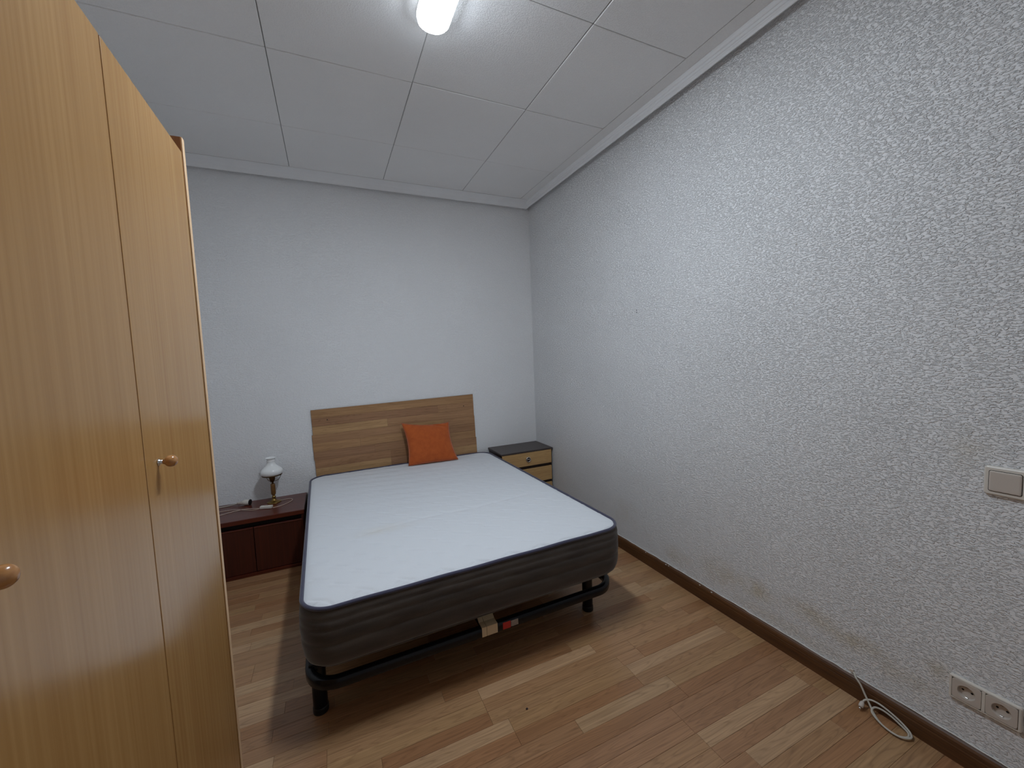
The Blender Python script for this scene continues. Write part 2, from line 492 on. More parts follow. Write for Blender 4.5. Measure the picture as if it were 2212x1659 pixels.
# ------------------------------------------------------------------ room shell
X0, X1, Y0, Y1, H = -2.60, 0.0, -4.05, 0.0, 2.599
T = .10
def struct(o):
    o['kind'] = 'structure'
    return o
struct(box('wall_back', (X0 - T, Y1, -.02), (X1 + T, Y1 + T, H + .06), mat_wall))
struct(box('wall_right', (X1, Y0, -.02), (X1 + T, Y1, H + .06), mat_wall_r))
struct(box('wall_left', (X0 - T, Y0, -.02), (X0, Y1, H + .06), mat_wall))
struct(box('wall_front', (X0 - T, Y0 - T, -.02), (X1 + T, Y0, H + .06), mat_wall))

# floor: every laminate strip is a board of its own
floor = struct(box('floor', (X0, Y0, -.06), (X1, Y1, -.008), mat_under))
RW = .0565
TONES = {'L': srgb(192, 156, 118), 'M': srgb(177, 137, 98), 'D': srgb(165, 121, 84), 'P': srgb(170, 128, 92), 'B': srgb(181, 142, 102)}
def row_y(k): return -1.913 - RW * k          # top (far) edge of row k
# strips read from the photograph: row -> list of (x_end_right, tone) going left to right
KNOWN = {
    -9: [(-1.90, 'B'), (-1.35, 'M'), (-.75, 'D'), (-.25, 'M'), (0, 'B')],
    -8: [(-2.10, 'M'), (-1.55, 'L'), (-1.0, 'M'), (-.42, 'D'), (0, 'M')],
    -7: [(-1.921, 'L'), (-1.35, 'D'), (-.8, 'B'), (-.2, 'L'), (0, 'M')],
    -6: [(-2.3, 'L'), (-1.75, 'D'), (-1.183, 'M'), (-.62, 'P'), (0, 'L')],
    -5: [(-1.95, 'P'), (-1.40, 'D'), (-.80, 'M'), (-.24, 'D'), (0, 'M')],
    -4: [(-2.4, 'M'), (-1.77, 'P'), (-1.183, 'D'), (-.60, 'P'), (-.05, 'B'), (0, 'M')],
    -3: [(-1.936, 'L'), (-1.37, 'M'), (-.80, 'D'), (-.24, 'M'), (0, 'B')],
    -2: [(-2.35, 'M'), (-1.776, 'P'), (-1.241, 'B'), (-.713, 'L'), (-.16, 'M'), (0, 'D')],
    -1: [(-1.776, 'D'), (-1.241, 'B'), (-.548, 'M'), (0, 'M')],
    0: [(-2.2, 'M'), (-1.613, 'M'), (-1.241, 'D'), (-.656, 'B'), (-.545, 'M'), (-.103, 'D'), (0, 'M')],
    1: [(-1.85, 'B'), (-1.184, 'L'), (-.652, 'M'), (-.115, 'L'), (0, 'M')],
    2: [(-2.3, 'M'), (-1.75, 'D'), (-1.184, 'D'), (-.655, 'D'), (-.10, 'M'), (0, 'B')],
    3: [(-2.1, 'M'), (-1.55, 'M'), (-.976, 'P'), (-.543, 'L'), (0, 'B')],
    4: [(-1.8, 'L'), (-1.244, 'D'), (-.543, 'D'), (0, 'D')],
    5: [(-2.2, 'D'), (-1.70, 'M'), (-1.15, 'L'), (-.64, 'P'), (0, 'P')],
    6: [(-1.9, 'M'), (-1.35, 'D'), (-.64, 'P'), (-.10, 'P'), (0, 'M')],
    7: [(-2.1, 'B'), (-1.6, 'M'), (-1.05, 'D'), (-.637, 'M'), (-.098, 'L'), (0, 'M')],
    8: [(-2.3, 'M'), (-1.7, 'D'), (-1.2, 'M'), (-.637, 'M'), (-.09, 'P'), (0, 'M')],
    9: [(-2.0, 'M'), (-1.45, 'P'), (-.95, 'L'), (-.55, 'P'), (0, 'L')],
    10: [(-1.9, 'M'), (-1.3, 'D'), (-.75, 'M'), (-.19, 'M'), (0, 'D')],
    11: [(-2.2, 'D'), (-1.6, 'M'), (-1.0, 'L'), (-.47, 'M'), (0, 'D')],
}
def strip(k, xa, xb, tone, far=False):
    y1 = row_y(k); y0 = y1 - RW
    y1 = min(y1, Y1); y0 = max(y0, Y0)
    if y1 - y0 < .004 or xb - xa < .02: return
    g = .00025
    b = .0006
    xa += g; xb -= g; y0 += g; y1 -= g
    v = [(xa, y0, -.009), (xb, y0, -.009), (xb, y1, -.009), (xa, y1, -.009),
         (xa, y0, -b), (xb, y0, -b), (xb, y1, -b), (xa, y1, -b),
         (xa + b, y0 + b, 0), (xb - b, y0 + b, 0), (xb - b, y1 - b, 0), (xa + b, y1 - b, 0)]
    f = [(0, 3, 2, 1), (8, 9, 10, 11)]
    for a in (0, 4):
        for i in range(4):
            j = (i + 1) % 4
            f.append((a + i, a + j, a + 4 + j, a + 4 + i))
    o = from_py('floor_board', v, f, mat_floor, floor)
    c = TONES[tone]
    q = random.uniform(.93, 1.06)
    o.color = (c[0] * q, c[1] * q * random.uniform(.98, 1.02), c[2] * q, 1)
    return o
k0 = -34
k1 = int((-1.913 - Y0) / RW) + 1
n_board = 0
for k in range(k0, k1 + 1):
    if k in KNOWN:
        ends = KNOWN[k]
    else:
        x = X0 + random.uniform(.15, .55)
        ends = []
        while x < X1 - .12:
            ends.append((x, random.choice('LMMDPB')))
            x += random.uniform(.50, .62) if (k > -26) else random.uniform(.7, .95)
        ends.append((0, random.choice('MDB')))
    xa = X0
    for xb, tn in ends:
        if strip(k, xa, xb, tn): n_board += 1
        xa = xb

# ceiling: square stipple panels with open joints, laid as in the photograph
ceiling = struct(box('ceiling', (X0, Y0, H + .006), (X1, Y1, H + .06), mat_gap))
XA, YA, S = -.6377, -.629, .6
xe = [X1 - .13]
x = XA
while x > X0 + .02:
    xe.append(x); x -= S
xe.append(X0)
ye = [Y1 - .112]
y = YA
while y > Y0 + .02:
    ye.append(y); y -= S
ye.append(Y0)
for i in range(len(xe) - 1):
    for j in range(len(ye) - 1):
        g = .0016
        dz = {(0, 2): .0, (1, 2): .0028, (1, 3): .0025, (0, 3): 0.0, (1, 1): .0008, (0, 1): -.0008}.get((i, j), random.uniform(0, .0012))
        bm = bmesh.new()
        add_box(bm, (xe[i + 1] + g, ye[j + 1] + g, H - .0 + dz), (xe[i] - g, ye[j] - g, H + .014), .0022, 1)
        from_bm('ceiling_panel', bm, mat_ceil, ceiling)
# flat border strips around the panels
bm = bmesh.new(); add_box(bm, (X1 - .13 + .0003, Y0, H + .0005), (X1, Y1, H + .014)); from_bm('border_strip', bm, mat_ceil, ceiling)
bm = bmesh.new(); add_box(bm, (X0, Y1 - .112 + .0003, H + .0005), (X1 - .13, Y1, H + .014)); from_bm('border_strip', bm, mat_ceil, ceiling)

# cornices
HM = 2.549
prof = [(-.0005, H - .004), (.034, H - .006), (.036, HM + .003), (.0445, HM), (.0465, HM + .010), (.0485, HM + .013), (.0485, HM + .018), (.0525, HM + .021),
        (.0535, HM + .031), (.057, HM + .033), (.0595, HM + .037), (.060, HM + .044), (.064, H), (-.0005, H)]
bm = bmesh.new(); extrude_profile(bm, prof, (0, Y0, 0), (0, -.0, 0), (-1, 0, 0)); struct(from_bm('trim_1', bm, mat_cornice))
prof_b = [(-.0005, H - .004), (.034, H - .006), (.036, HM + .003), (.0445, HM), (.0480, HM + .008), (.060, HM + .024), (.080, HM + .037), (.100, HM + .046), (.112, H), (-.0005, H)]
bm = bmesh.new(); extrude_profile(bm, prof_b, (X0, 0, 0), (-.0445, 0, 0), (0, -1, 0)); struct(from_bm('trim_2', bm, mat_cornice))

# baseboards
bprof = [(0, 0), (.0155, 0), (.0155, .046), (.0140, .050), (.0150, .054), (.0135, .062), (.0095, .069), (.004, .073), (0, .074)]
bm = bmesh.new(); extrude_profile(bm, bprof, (0, Y0, 0), (0, 0, 0), (-1, 0, 0)); bb = struct(from_bm('baseboard_right', bm, mat_base))
bm = bmesh.new(); extrude_profile(bm, bprof, (X0, 0, 0), (-.0156, 0, 0), (0, -1, 0)); struct(from_bm('baseboard_back', bm, mat_base_x))
bm = bmesh.new(); extrude_profile(bm, bprof, (X0, Y0, 0), (X0, -.0156, 0), (1, 0, 0)); struct(from_bm('baseboard_left', bm, mat_base))
# ragged bead of paint where wall and baseboard meet
pts = []
y = -.32
while y > Y0 + .05:
    pts.append((-.0025 + random.uniform(-.0012, .0012), y, .0755 + random.uniform(-.0015, .002)))
    y -= random.uniform(.02, .05)
tube('paint_bead', spline(pts, 3), .0024, mat_caulk, bb, n=6)
# paint splashes on the top of the board
for (yy, zz, r) in [(-1.56, .071, .004), (-1.79, .070, .0035), (-1.86, .069, .004), (-1.58, .072, .003), (-1.40, .071, .003)]:
    bm = bmesh.new()
    bmesh.ops.create_icosphere(bm, subdivisions=2, radius=r)
    for v in bm.verts: v.co = Vector((v.co.x * .6 - .0105, v.co.y * 1.3 + yy, v.co.z * .6 + zz))
    from_bm('paint_splash', bm, mat_caulk, bb, smooth=True)

# two old nail holes in the right wall
wall_r = bpy.data.objects['wall_right']
for (yy, zz) in [(-1.340, 1.5345), (-1.341, 1.5205)]:
    bm = bmesh.new(); add_lathe(bm, [(0, -.0006), (.0028, -.0006), (.0045, .001)], yy, zz, 12, 'x'); from_bm('nail_hole', bm, plain('nail_hole_shadow', srgb(92, 92, 98), .8), wall_r)

bm = bmesh.new(); bmesh.ops.create_icosphere(bm, subdivisions=2, radius=.0042)
for v in bm.verts: v.co = Vector((v.co.x * .7 - .0005, v.co.y - 2.235, v.co.z * .8 + 1.687))
from_bm('plaster_nub', bm, mat_caulk, wall_r, smooth=True)

# ------------------------------------------------------------------ ceiling light
LX0, LX1 = -1.306, -1.181
lx = (LX0 + LX1) / 2; lh = (LX1 - LX0) / 2
lyc = (LY0 + LY1) / 2; lyh = (LY0 - LY1) / 2
cl = thing('ceiling_light', (lx, lyc, H), 'lit white batten light with rounded end on the panelled ceiling', 'light')
def slab_rings(levels, hx, hy, r, nc=8):
    v = []; f = []; n = None
    for inset, z in levels:
        ring = rrect(hx - inset, hy - inset, max(r - inset, .002), nc)
        n = len(ring)
        v += [(a, b, z) for a, b in ring]
    for L in range(len(levels) - 1):
        for i in range(n):
            j = (i + 1) % n
            f.append((L * n + i, L * n + j, (L + 1) * n + j, (L + 1) * n + i))
    f.append(tuple(range((len(levels) - 1) * n, len(levels) * n)))
    f.insert(0, tuple(reversed(range(n))))
    return v, f
# housing (painted metal) then the lit cover; levels go downwards so the faces are flipped by recalc
def slab(name, levels, hx, hy, r, mat, parent, smooth=False, nc=8):
    v, f = slab_rings(levels, hx, hy, r, nc)
    bm = bmesh.new()
    bv = [bm.verts.new(p) for p in v]
    for q in f: bm.faces.new([bv[i] for i in q])
    bmesh.ops.recalc_face_normals(bm, faces=bm.faces)
    return from_bm(name, bm, mat, parent, smooth)
slab('housing', [(.0, -.001), (.0, -.014), (.003, -.018)], lh - .006, lyh - .006, .035, mat_white_pl, cl)
slab('diffuser', [(.001, -.0185), (.0, -.030), (.004, -.046), (.013, -.055), (.024, -.059)], lh, lyh, .056, mat_emit, cl)

# ------------------------------------------------------------------ wardrobe
WX = -2.0
R_ = (-2.275, -2.5, 0)
wd = thing('wardrobe', R_, 'tall beech-veneer wardrobe with three plain doors and round wooden knobs', 'wardrobe')
WY0, WY1 = -3.178, -1.850
ZT = 1.905
box('side_panel', (-2.56, WY1 - .018, 0), (WX, WY1, ZT), mat_ward, wd, .0008, 1, R_)
box('side_panel', (-2.56, WY0, 0), (WX, WY0 + .018, ZT), mat_ward, wd, .0008, 1, R_)
box('edge_band', (WX, WY1 - .0175, 0), (WX + .0022, WY1 - .0005, ZT), mat_ward_edge, wd, .0008, 1, R_)
box('edge_band', (WX, WY0 + .0005, 0), (WX + .0022, WY0 + .0175, ZT), mat_ward_edge, wd, .0008, 1, R_)
box('inner_lining', (-2.50, WY1 - .0195, 1.70), (WX - .001, WY1 - .0182, ZT - .001), mat_ward_in, wd, 0, 1, R_)
box('top_panel', (-2.555, WY0 + .018, 1.825), (WX - .021, WY1 - .020, 1.843), mat_ward, wd, .0008, 1, R_)
box('bottom_panel', (-2.555, WY0 + .018, .070), (WX - .021, WY1 - .020, .088), mat_ward, wd, .0008, 1, R_)
box('plinth', (-2.50, WY0 + .018, 0), (WX - .05, WY1 - .018, .069), mat_ward_in, wd, .0008, 1, R_)
box('back_panel', (-2.568, WY0 + .001, .01), (-2.561, WY1 - .001, ZT - .03), mat_ward_in, wd, 0, 1, R_)
for ya in (-2.7375, -2.2915):
    box('partition', (-2.55, ya - .009, .09), (WX - .022, ya + .009, 1.824), mat_ward_in, wd, 0, 1, R_)
doors = [(-2.2900, -1.8740, -2.2330, 1.1185), (-2.7360, -2.2930, -2.6840, 1.1100), (-3.158, -2.7390, -2.7960, 1.1100)]
for ya, yb, ky, kz in doors:
    d = box('door', (WX - .018, ya, .075), (WX, yb, 1.864), mat_ward, wd, .0016, 2, R_)
    bm = bmesh.new()
    add_lathe(bm, [(0, 0), (.0065, 0), (.0068, .0015), (.0050, .003), (.0042, .0045), (.0042, .0085), (0, .0085)], 0, 0, 20, 'x')
    st = from_bm('knob_stem', bm, mat_chrome, d, smooth=True); st.location = (WX - R_[0], ky - R_[1], kz)
    bm = bmesh.new()
    pr = [(0, .0075), (.0045, .0078), (.0052, .0100)]
    for i in range(1, 15):
        a = math.pi * (.17 + .83 * i / 14)
        pr.append((.0116 * math.sin(a), .0200 - .0108 * math.cos(a)))
    pr[-1] = (0, pr[-1][1])
    add_lathe(bm, pr, 0, 0, 28, 'x')
    kb = from_bm('knob', bm, mat_knob, d, smooth=True); kb.location = (WX - R_[0], ky - R_[1], kz)

# ------------------------------------------------------------------ low dark chest by the back wall
CR = (-2.235, -.19, 0)
ch = thing('low_chest', CR, 'low dark mahogany chest with two doors between the wardrobe and the bed', 'chest')
CX0, CX1 = -2.588, -1.888
bm = bmesh.new(); add_box(bm, Vector((CX0, -.374, .333)) - Vector(CR), Vector((CX1, -.002, .3625)) - Vector(CR), .006, 3)
from_bm('top', bm, mat_chest, ch)
box('side_panel', (CX0 + .004, -.362, .0), (CX0 + .022, -.017, .333), mat_chest_v, ch, .001, 1, CR)
box('side_panel', (CX1 - .022, -.362, .0), (CX1 - .004, -.017, .333), mat_chest_v, ch, .001, 1, CR)
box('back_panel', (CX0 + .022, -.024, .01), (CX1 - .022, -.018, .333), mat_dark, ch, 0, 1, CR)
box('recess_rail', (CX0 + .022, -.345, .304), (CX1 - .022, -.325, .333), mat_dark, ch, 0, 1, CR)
box('bottom_rail', (CX0 + .004, -.376, .0), (CX1 - .004, -.355, .020), mat_chest, ch, .004, 2, CR)
for a, b_ in ((CX0 + .012, -2.1735), (-2.1705, CX1 - .010)):
    d = box('door', (a, -.370, .023), (b_, -.352, .303), mat_chest_v, ch, .0015, 1, CR)
    box('door_lip', (a, -.3735, .2965), (b_, -.3702, .3032), mat_chest, d, .001, 1, CR)

# ------------------------------------------------------------------ table lamp on the chest
LR = (-2.083, -.112, .3625)
tl = thing('table_lamp', LR, 'small brass table lamp with white opal glass shade on the low dark chest', 'lamp')
lathe('base', [(0, 0), (.043, 0), (.0445, .003), (.041, .0055), (.030, .008), (.020, .012), (.0135, .018), (.011, .026), (.0095, .031), (.013, .034), (.0135, .037), (.009, .041), (.008, .046), (0, .046)], mat_brass, tl, n=40)
lathe('column', [(0, .046), (.0085, .046), (.0095, .050), (.0138, .056), (.0145, .062), (.0145, .120), (.0135, .126), (0, .126)], mat_amber, tl, n=8)
bpy.context.view_layer.update()
lathe('socket', [(0, .126), (.0085, .127), (.0065, .131), (.005, .136), (.010, .142), (.013, .149), (.0165, .156), (.0175, .172), (.015, .176), (0, .176)], mat_brass_dark, tl, n=28)
gb = bmesh.new()
ring = [(.058 * math.cos(t), .058 * math.sin(t), .188) for t in [2 * math.pi * i / 40 for i in range(40)]]
add_tube(gb, ring, .0034, 8, closed=True)
for a in (0.35, 0.35 + 2 * math.pi / 3, 0.35 + 4 * math.pi / 3):
    c, s = math.cos(a), math.sin(a)
    add_tube(gb, spline([(.009 * c, .009 * s, .146), (.022 * c, .022 * s, .144), (.038 * c, .038 * s, .150), (.050 * c, .050 * s, .168), (.0575 * c, .0575 * s, .187)], 6), .0016, 8)
from_bm('shade_gallery', gb, mat_brass_dark, tl, smooth=True)
outer = [(.056, .190), (.0610, .193), (.0655, .202), (.0670, .212), (.0645, .222), (.057, .232), (.046, .242), (.0350, .252), (.0275, .262), (.0245, .272), (.0240, .281), (.0262, .285), (.0245, .289), (.0243, .297), (.027, .301), (.0335, .3045), (.0350, .306)]
inner = [(max(r - .0022, .001), z + .0005) for r, z in reversed(outer)]
lathe('shade', outer + inner + [outer[0]], mat_opal, tl, n=56, open_ends=True)
# power cord with an inline switch
zt = .3625 + .0022
def W(x, y, z=zt): return (x, y, z)
cord1 = [(-2.083 + .035, -.118, zt + .002), (-2.02, -.100), (-1.985, -.105), (-1.972, -.135), (-1.985, -.175), (-2.02, -.215), (-2.055, -.235), (-2.078, -.238)]
cord1 = [p if len(p) == 3 else W(*p) for p in cord1]
tube('power_cord', spline(cord1, 8), .0021, mat_cord, tl, n=8, rel=LR)
sa = Vector((-2.080, -.237)); sb = Vector((-2.150, -.213))
bm = bmesh.new()
sw_len = (sb - sa).length
add_box(bm, (-sw_len / 2, -.0135, .0), (sw_len / 2, .0135, .0175), .005, 3)
for v in bm.verts:
    t = abs(v.co.x) / (sw_len / 2)
    if t > .97: v.co.y *= .55; v.co.z = .008 + (v.co.z - .008) * .7
sw = from_bm('inline_switch', bm, mat_white_pl, tl, smooth=False)
sw.location = (((sa + sb) / 2).x - LR[0], ((sa + sb) / 2).y - LR[1], .0003)
sw.rotation_euler = (0, 0, math.atan2(sb.y - sa.y, sb.x - sa.x))
bm = bmesh.new(); add_box(bm, (-.011, -.005, .0170), (.011, .005, .0205), .001, 1)
from_bm('rocker', bm, mat_white_ins, sw)
cord2 = [(-2.150, -.212), (-2.18, -.198), (-2.215, -.183), (-2.26, -.176), (-2.31, -.190), (-2.36, -.215), (-2.42, -.235), (-2.50, -.215)]
tube('power_cord', spline([W(*p) for p in cord2], 8), .0021, mat_cord, tl, n=8, rel=LR)
cord3 = [(-2.152, -.215), (-2.185, -.222), (-2.215, -.214), (-2.25, -.190), (-2.29, -.160), (-2.34, -.145), (-2.42, -.15), (-2.5, -.18)]
tube('power_cord', spline([W(x_, y_, zt + .0015 if -2.3 < x_ < -2.2 else zt) for x_, y_ in cord3], 8), .0018, mat_cord, tl, n=8, rel=LR)

# white socket plug lying on the chest beside the lamp
PR = (-2.245, -.085, .3625)
pg = thing('extension_socket', PR, 'white round cord socket with dark face lying on the chest left of the lamp', 'socket')
def lay(o, dx, dz, ang):
    o.location = (dx, 0, dz); o.rotation_euler = (0, 0, ang)
bm = bmesh.new(); add_lathe(bm, [(0, -.024), (.012, -.024), (.0165, -.018), (.0185, -.008), (.0185, .018), (.0175, .020), (0, .020)], 0, 0, 28, 'x')
o = from_bm('body', bm, mat_white_pl, pg, smooth=True); lay(o, 0, .0187, -.35)
bm = bmesh.new(); add_lathe(bm, [(0, .0202), (.0188, .0202), (.0192, .0225), (.0185, .0245), (0, .0245)], 0, 0, 28, 'x')
o = from_bm('face', bm, mat_plastic_black, pg, smooth=False); lay(o, 0, .0192, -.35)
bm = bmesh.new(); add_lathe(bm, [(0, -.060), (.005, -.060), (.006, -.052), (.0085, -.046), (.0075, -.042), (.0105, -.036), (.0095, -.031), (.0125, -.0245), (0, -.0245)], 0, 0, 20, 'x')
o = from_bm('strain_relief', bm, mat_white_ins, pg, smooth=True); lay(o, 0, .0165, -.35)
tube('cord', spline([(-2.300, -.066, .378), (-2.33, -.058, .371), (-2.37, -.052, .3655), (-2.44, -.06, .3655), (-2.52, -.09, .3655)], 8), .003, mat_cable, pg, n=8, rel=PR)

# ------------------------------------------------------------------ nightstand in the right corner
NR = (-.24, -.155, 0)
ns = thing('nightstand', NR, 'narrow three-drawer nightstand with dark top and yellow oak fronts in the corner', 'nightstand')
NX0, NX1 = -.474, -.0165
box('top', (NX0 - .003, -.306, .4905), (-.0065, -.003, .5035), mat_ns_top, ns, .0025, 2, NR)
box('side_panel', (NX0, -.290, 0), (NX0 + .014, -.017, .490), mat_ns_body, ns, .001, 1, NR)
box('side_panel', (NX1 - .012, -.290, 0), (NX1, -.017, .490), mat_ns_body, ns, .001, 1, NR)
box('back_panel', (NX0 + .014, -.022, 0.02), (NX1 - .012, -.018, .490), mat_ns_body, ns, 0, 1, NR)
box('plinth', (NX0 + .014, -.280, 0), (NX1 - .012, -.270, .085), mat_ns_body, ns, 0, 1, NR)
for za, zb in ((.351, .375), (.210, .231), (.086, .098)):
    box('rail', (NX0 + .014, -.286, za), (NX1 - .012, -.268, zb), mat_ns_body, ns, 0, 1, NR)
for za, zb in ((.376, .489), (.232, .350), (.099, .209)):
    d = box('drawer', (NX0 + .003, -.304, za), (NX1 - .003, -.290, zb), mat_ns_front, ns, .0012, 1, NR)
    zc = (za + zb) / 2
    bm = bmesh.new()
    add_lathe(bm, [(0, .0), (.021, .0), (.0225, -.003), (.0215, -.007), (.0185, -.008), (.0165, -.0055), (.0160, -.0030), (0, -.0030)], -.240 - NR[0], zc - .002, 32, 'y')
    pk = from_bm('pull', bm, mat_chrome, d, smooth=True); pk.location = (0, -.304 - NR[1], 0)
    bm = bmesh.new()
    add_lathe(bm, [(0, -.0031), (.0160, -.0031), (.0158, -.0036), (0, -.0036)], -.240 - NR[0], zc - .002, 28, 'y')
    pp = from_bm('pull_cup', bm, mat_ns_body, d, smooth=False); pp.location = (0, -.304 - NR[1], 0)
    bm = bmesh.new()
    add_tube(bm, [(-.0165, -.006, 0), (-.006, -.0075, .003), (.006, -.0075, .003), (.0165, -.006, 0)], .003, 8)
    pb = from_bm('pull_bar', bm, mat_chrome, d, smooth=True); pb.location = (-.240 - NR[0], -.304 - NR[1], zc - .002)

# ------------------------------------------------------------------ headboard
HBX, HBZ = -1.21, .966
hb = thing('headboard', (HBX, -.002, HBZ), 'low wooden headboard of joined laminate planks on the back wall behind the bed', 'headboard', rot=(0, -.019, 0))
# local x along the board, local z up from the top edge (negative down)
HT = {'o': srgb(178, 138, 98), 'l': srgb(192, 154, 110), 'd': srgb(166, 126, 92), 'm': srgb(174, 134, 98), 'p': srgb(166, 126, 94)}
planks = [(-.616, .614, .0, -.183), (-.623, .6165, -.1832, -.368), (-.6185, .621, -.3682, -.553)]
rows = {0: [[(.70, 'o')], [(.307, 'p'), (.7, 'm')], [(.15, 'm'), (.7, 'o')]],
        1: [[(-.093, 'l'), (.352, 'm'), (.7, 'm')], [(.05, 'o'), (.7, 'm')], [(-.2, 'p'), (.18, 'd'), (.7, 'o')]],
        2: [[(-.20, 'd'), (.3, 'd'), (.7, 'm')], [(-.087, 'l'), (.35, 'd'), (.7, 'o')], [(.1, 'o'), (.7, 'm')]]}
# row 1 of plank index 0's lowest strip carries the light piece seen left of the cushion
rows[0][2] = [(-.093, 'l'), (.7, 'm')]
rows[1][0] = [(.0, 'm'), (.352, 'l'), (.7, 'm')]
rows[1][1] = [(-.30, 'o'), (.12, 'o'), (.7, 'd')]
rows[2][0] = [(-.087, 'd'), (.30, 'd'), (.7, 'm')]
rows[2][1] = [(-.087, 'l'), (.35, 'p'), (.7, 'l')]
for pi_, (xa, xb, zt_, zb_) in enumerate(planks):
    bm = bmesh.new(); add_box(bm, (xa, -.0075, zb_), (xb, -.0005, zt_))
    pl = from_bm('plank', bm, mat_hb_edge, hb)
    hh = (zt_ - zb_) / 3
    for r_ in range(3):
        x = xa
        for xe_, t_ in rows[pi_][r_]:
            x2 = min(xe_, xb)
            if x2 <= x: continue
            bm = bmesh.new(); add_box(bm, (x + .0003, -.0095, zt_ - hh * (r_ + 1) + .0003), (x2 - .0003, -.0075, zt_ - hh * r_ - .0003), .0003, 1)
            o = from_bm('veneer_strip', bm, mat_hb, pl)
            q = random.uniform(.95, 1.05)
            o.color = (HT[t_][0] * q, HT[t_][1] * q, HT[t_][2] * q, 1)
            x = x2
for sx, sz in ((-.513, -.080), (.527, -.090)):
    bm = bmesh.new(); add_lathe(bm, [(0, -.0098), (.0045, -.0098), (.0042, -.011), (0, -.0108)], sx, sz, 16, 'y'); from_bm('screw', bm, plain('dark_screw', srgb(52, 32, 22), .5), hb)

# ------------------------------------------------------------------ bed frame
FR = (-1.171, -.90, 0)
bf = thing('bed_frame', FR, 'black tubular steel bed base standing under the mattress', 'bed frame', rotz=.010)
FHX, FHY = .672, .848
cs = [( .0, .036), (.005, .040), (.012, .042), (.022, .042), (.028, .039), (.031, .033), (.031, .009), (.028, .003), (.022, 0), (.009, 0), (.002, .003), (0, .009)]
v = []; f = []
n = None
for (d, z) in cs:
    ring = rrect(FHX - d, FHY - d, max(.115 - d, .01), 12, 2)
    n = len(ring)
    v += [(a, b, .158 + z) for a, b in ring]
nl = len(cs)
for L in range(nl):
    for i in range(n):
        j = (i + 1) % n
        f.append((L * n + j, L * n + i, ((L + 1) % nl) * n + i, ((L + 1) % nl) * n + j))
rail = from_py('rail', v, f, mat_metal_black, bf, smooth=True)
# long beam down the middle, cross bars, slats
def fbox(name, lo, hi, mat, bev=.002): 
    bm = bmesh.new(); add_box(bm, lo, hi, bev, 2); return from_bm(name, bm, mat, bf)
fbox('centre_beam', (-.02, -FHY + .032, .165), (.02, FHY - .032, .196), mat_metal_black)
for yy in (-.70, .70):
    fbox('cross_bar', (-FHX + .031, yy - .015, .160), (FHX - .031, yy + .015, .190), mat_metal_black)
ns_ = 13
for i in range(ns_):
    yy = -.66 + i * 1.40 / (ns_ - 1)
    for sx in (-1, 1):
        bm = bmesh.new()
        xs = np.linspace(.012, FHX - .010, 7)
        for k_ in range(6):
            a, b_ = xs[k_] * sx, xs[k_ + 1] * sx
            za = .2055 + .018 * math.sin(math.pi * (xs[k_] - .012) / (FHX - .022)); zb = .2055 + .018 * math.sin(math.pi * (xs[k_ + 1] - .012) / (FHX - .022))
            q = [(a, yy - .026, za), (b_, yy - .026, zb), (b_, yy + .026, zb), (a, yy + .026, za)]
            lo_ = [bm.verts.new(p) for p in q]; hi_ = [bm.verts.new((p[0], p[1], p[2] + .008)) for p in q]
            bm.faces.new(lo_); bm.faces.new(hi_)
            for e_ in range(4): bm.faces.new((lo_[e_], lo_[(e_ + 1) % 4], hi_[(e_ + 1) % 4], hi_[e_]))
        bmesh.ops.remove_doubles(bm, verts=bm.verts, dist=1e-6)
        bmesh.ops.recalc_face_normals(bm, faces=bm.faces)
        from_bm('slat', bm, mat_slat, bf)
for sx, sy in ((-.632, -.715), (.590, -.700), (-.632, .70), (.590, .70)):
    bm = bmesh.new()
    add_lathe(bm, [(0, .012), (.0255, .012), (.0255, .186), (.0235, .190), (0, .190)], sx, sy, 28)
    lg = from_bm('leg', bm, mat_metal_black, bf, smooth=False)
    bm = bmesh.new()
    add_lathe(bm, [(0, 0), (.0265, 0), (.0275, .003), (.0275, .022), (.026, .025), (0, .025)], sx, sy, 28)
    from_bm('foot_cap', bm, mat_plastic_black, lg, smooth=False)
    s_ = 1 if sx > 0 else -1
    bm = bmesh.new()
    add_box(bm, (sx - .030, sy - .030, .186), (sx + .030, sy + .030, .205), .002, 1)
    from_bm('leg_bracket', bm, mat_plastic_black, bf)
# cream clips and stickers on the middle of the front rail
def clip(x0, x1, mt):
    bm = bmesh.new()
    yf = -FHY - .0015
    P = [(yf, .163), (yf, .2025), (yf + .036, .2035), (yf + .075, .232), (yf + .075, .2275), (yf + .037, .2005), (yf + .003, .1998), (yf + .0022, .163)]
    a = [bm.verts.new((x0, y_, z_)) for y_, z_ in P]; b_ = [bm.verts.new((x1, y_, z_)) for y_, z_ in P]
    for i in range(len(P)):
        j = (i + 1) % len(P)
        bm.faces.new((a[i], a[j], b_[j], b_[i]))
    bm.faces.new(a); bm.faces.new(b_)
    bmesh.ops.recalc_face_normals(bm, faces=bm.faces)
    return from_bm('slat_clip', bm, mt, bf)
cxo = -1.165 - FR[0]
tag(clip(-.030, -.010, mat_cream), 'narrow cream plastic clip folded over the front rail')
tag(clip(-.0085, .038, mat_cream), 'wide cream plastic clip folded over the front rail')
fbox('sticker', (.062, -FHY - .0012, .1645), (.097, -FHY - .0002, .1935), mat_red, 0)['label'] = 'small red sticker'
fbox('sticker', (.099, -FHY - .0012, .1665), (.132, -FHY - .0002, .1915), mat_label, 0)['label'] = 'small greyish printed sticker'

# ------------------------------------------------------------------ mattress
MZ = .258
ROT = .018
mt = thing('mattress', (-1.163, -.908, MZ), 'white quilted mattress with dark velour sides and navy piping on the bed base', 'mattress', rotz=ROT)
MHX, MHY, MR = .681, .868, .105
ZP = .2155           # height of the upper piping above the underside
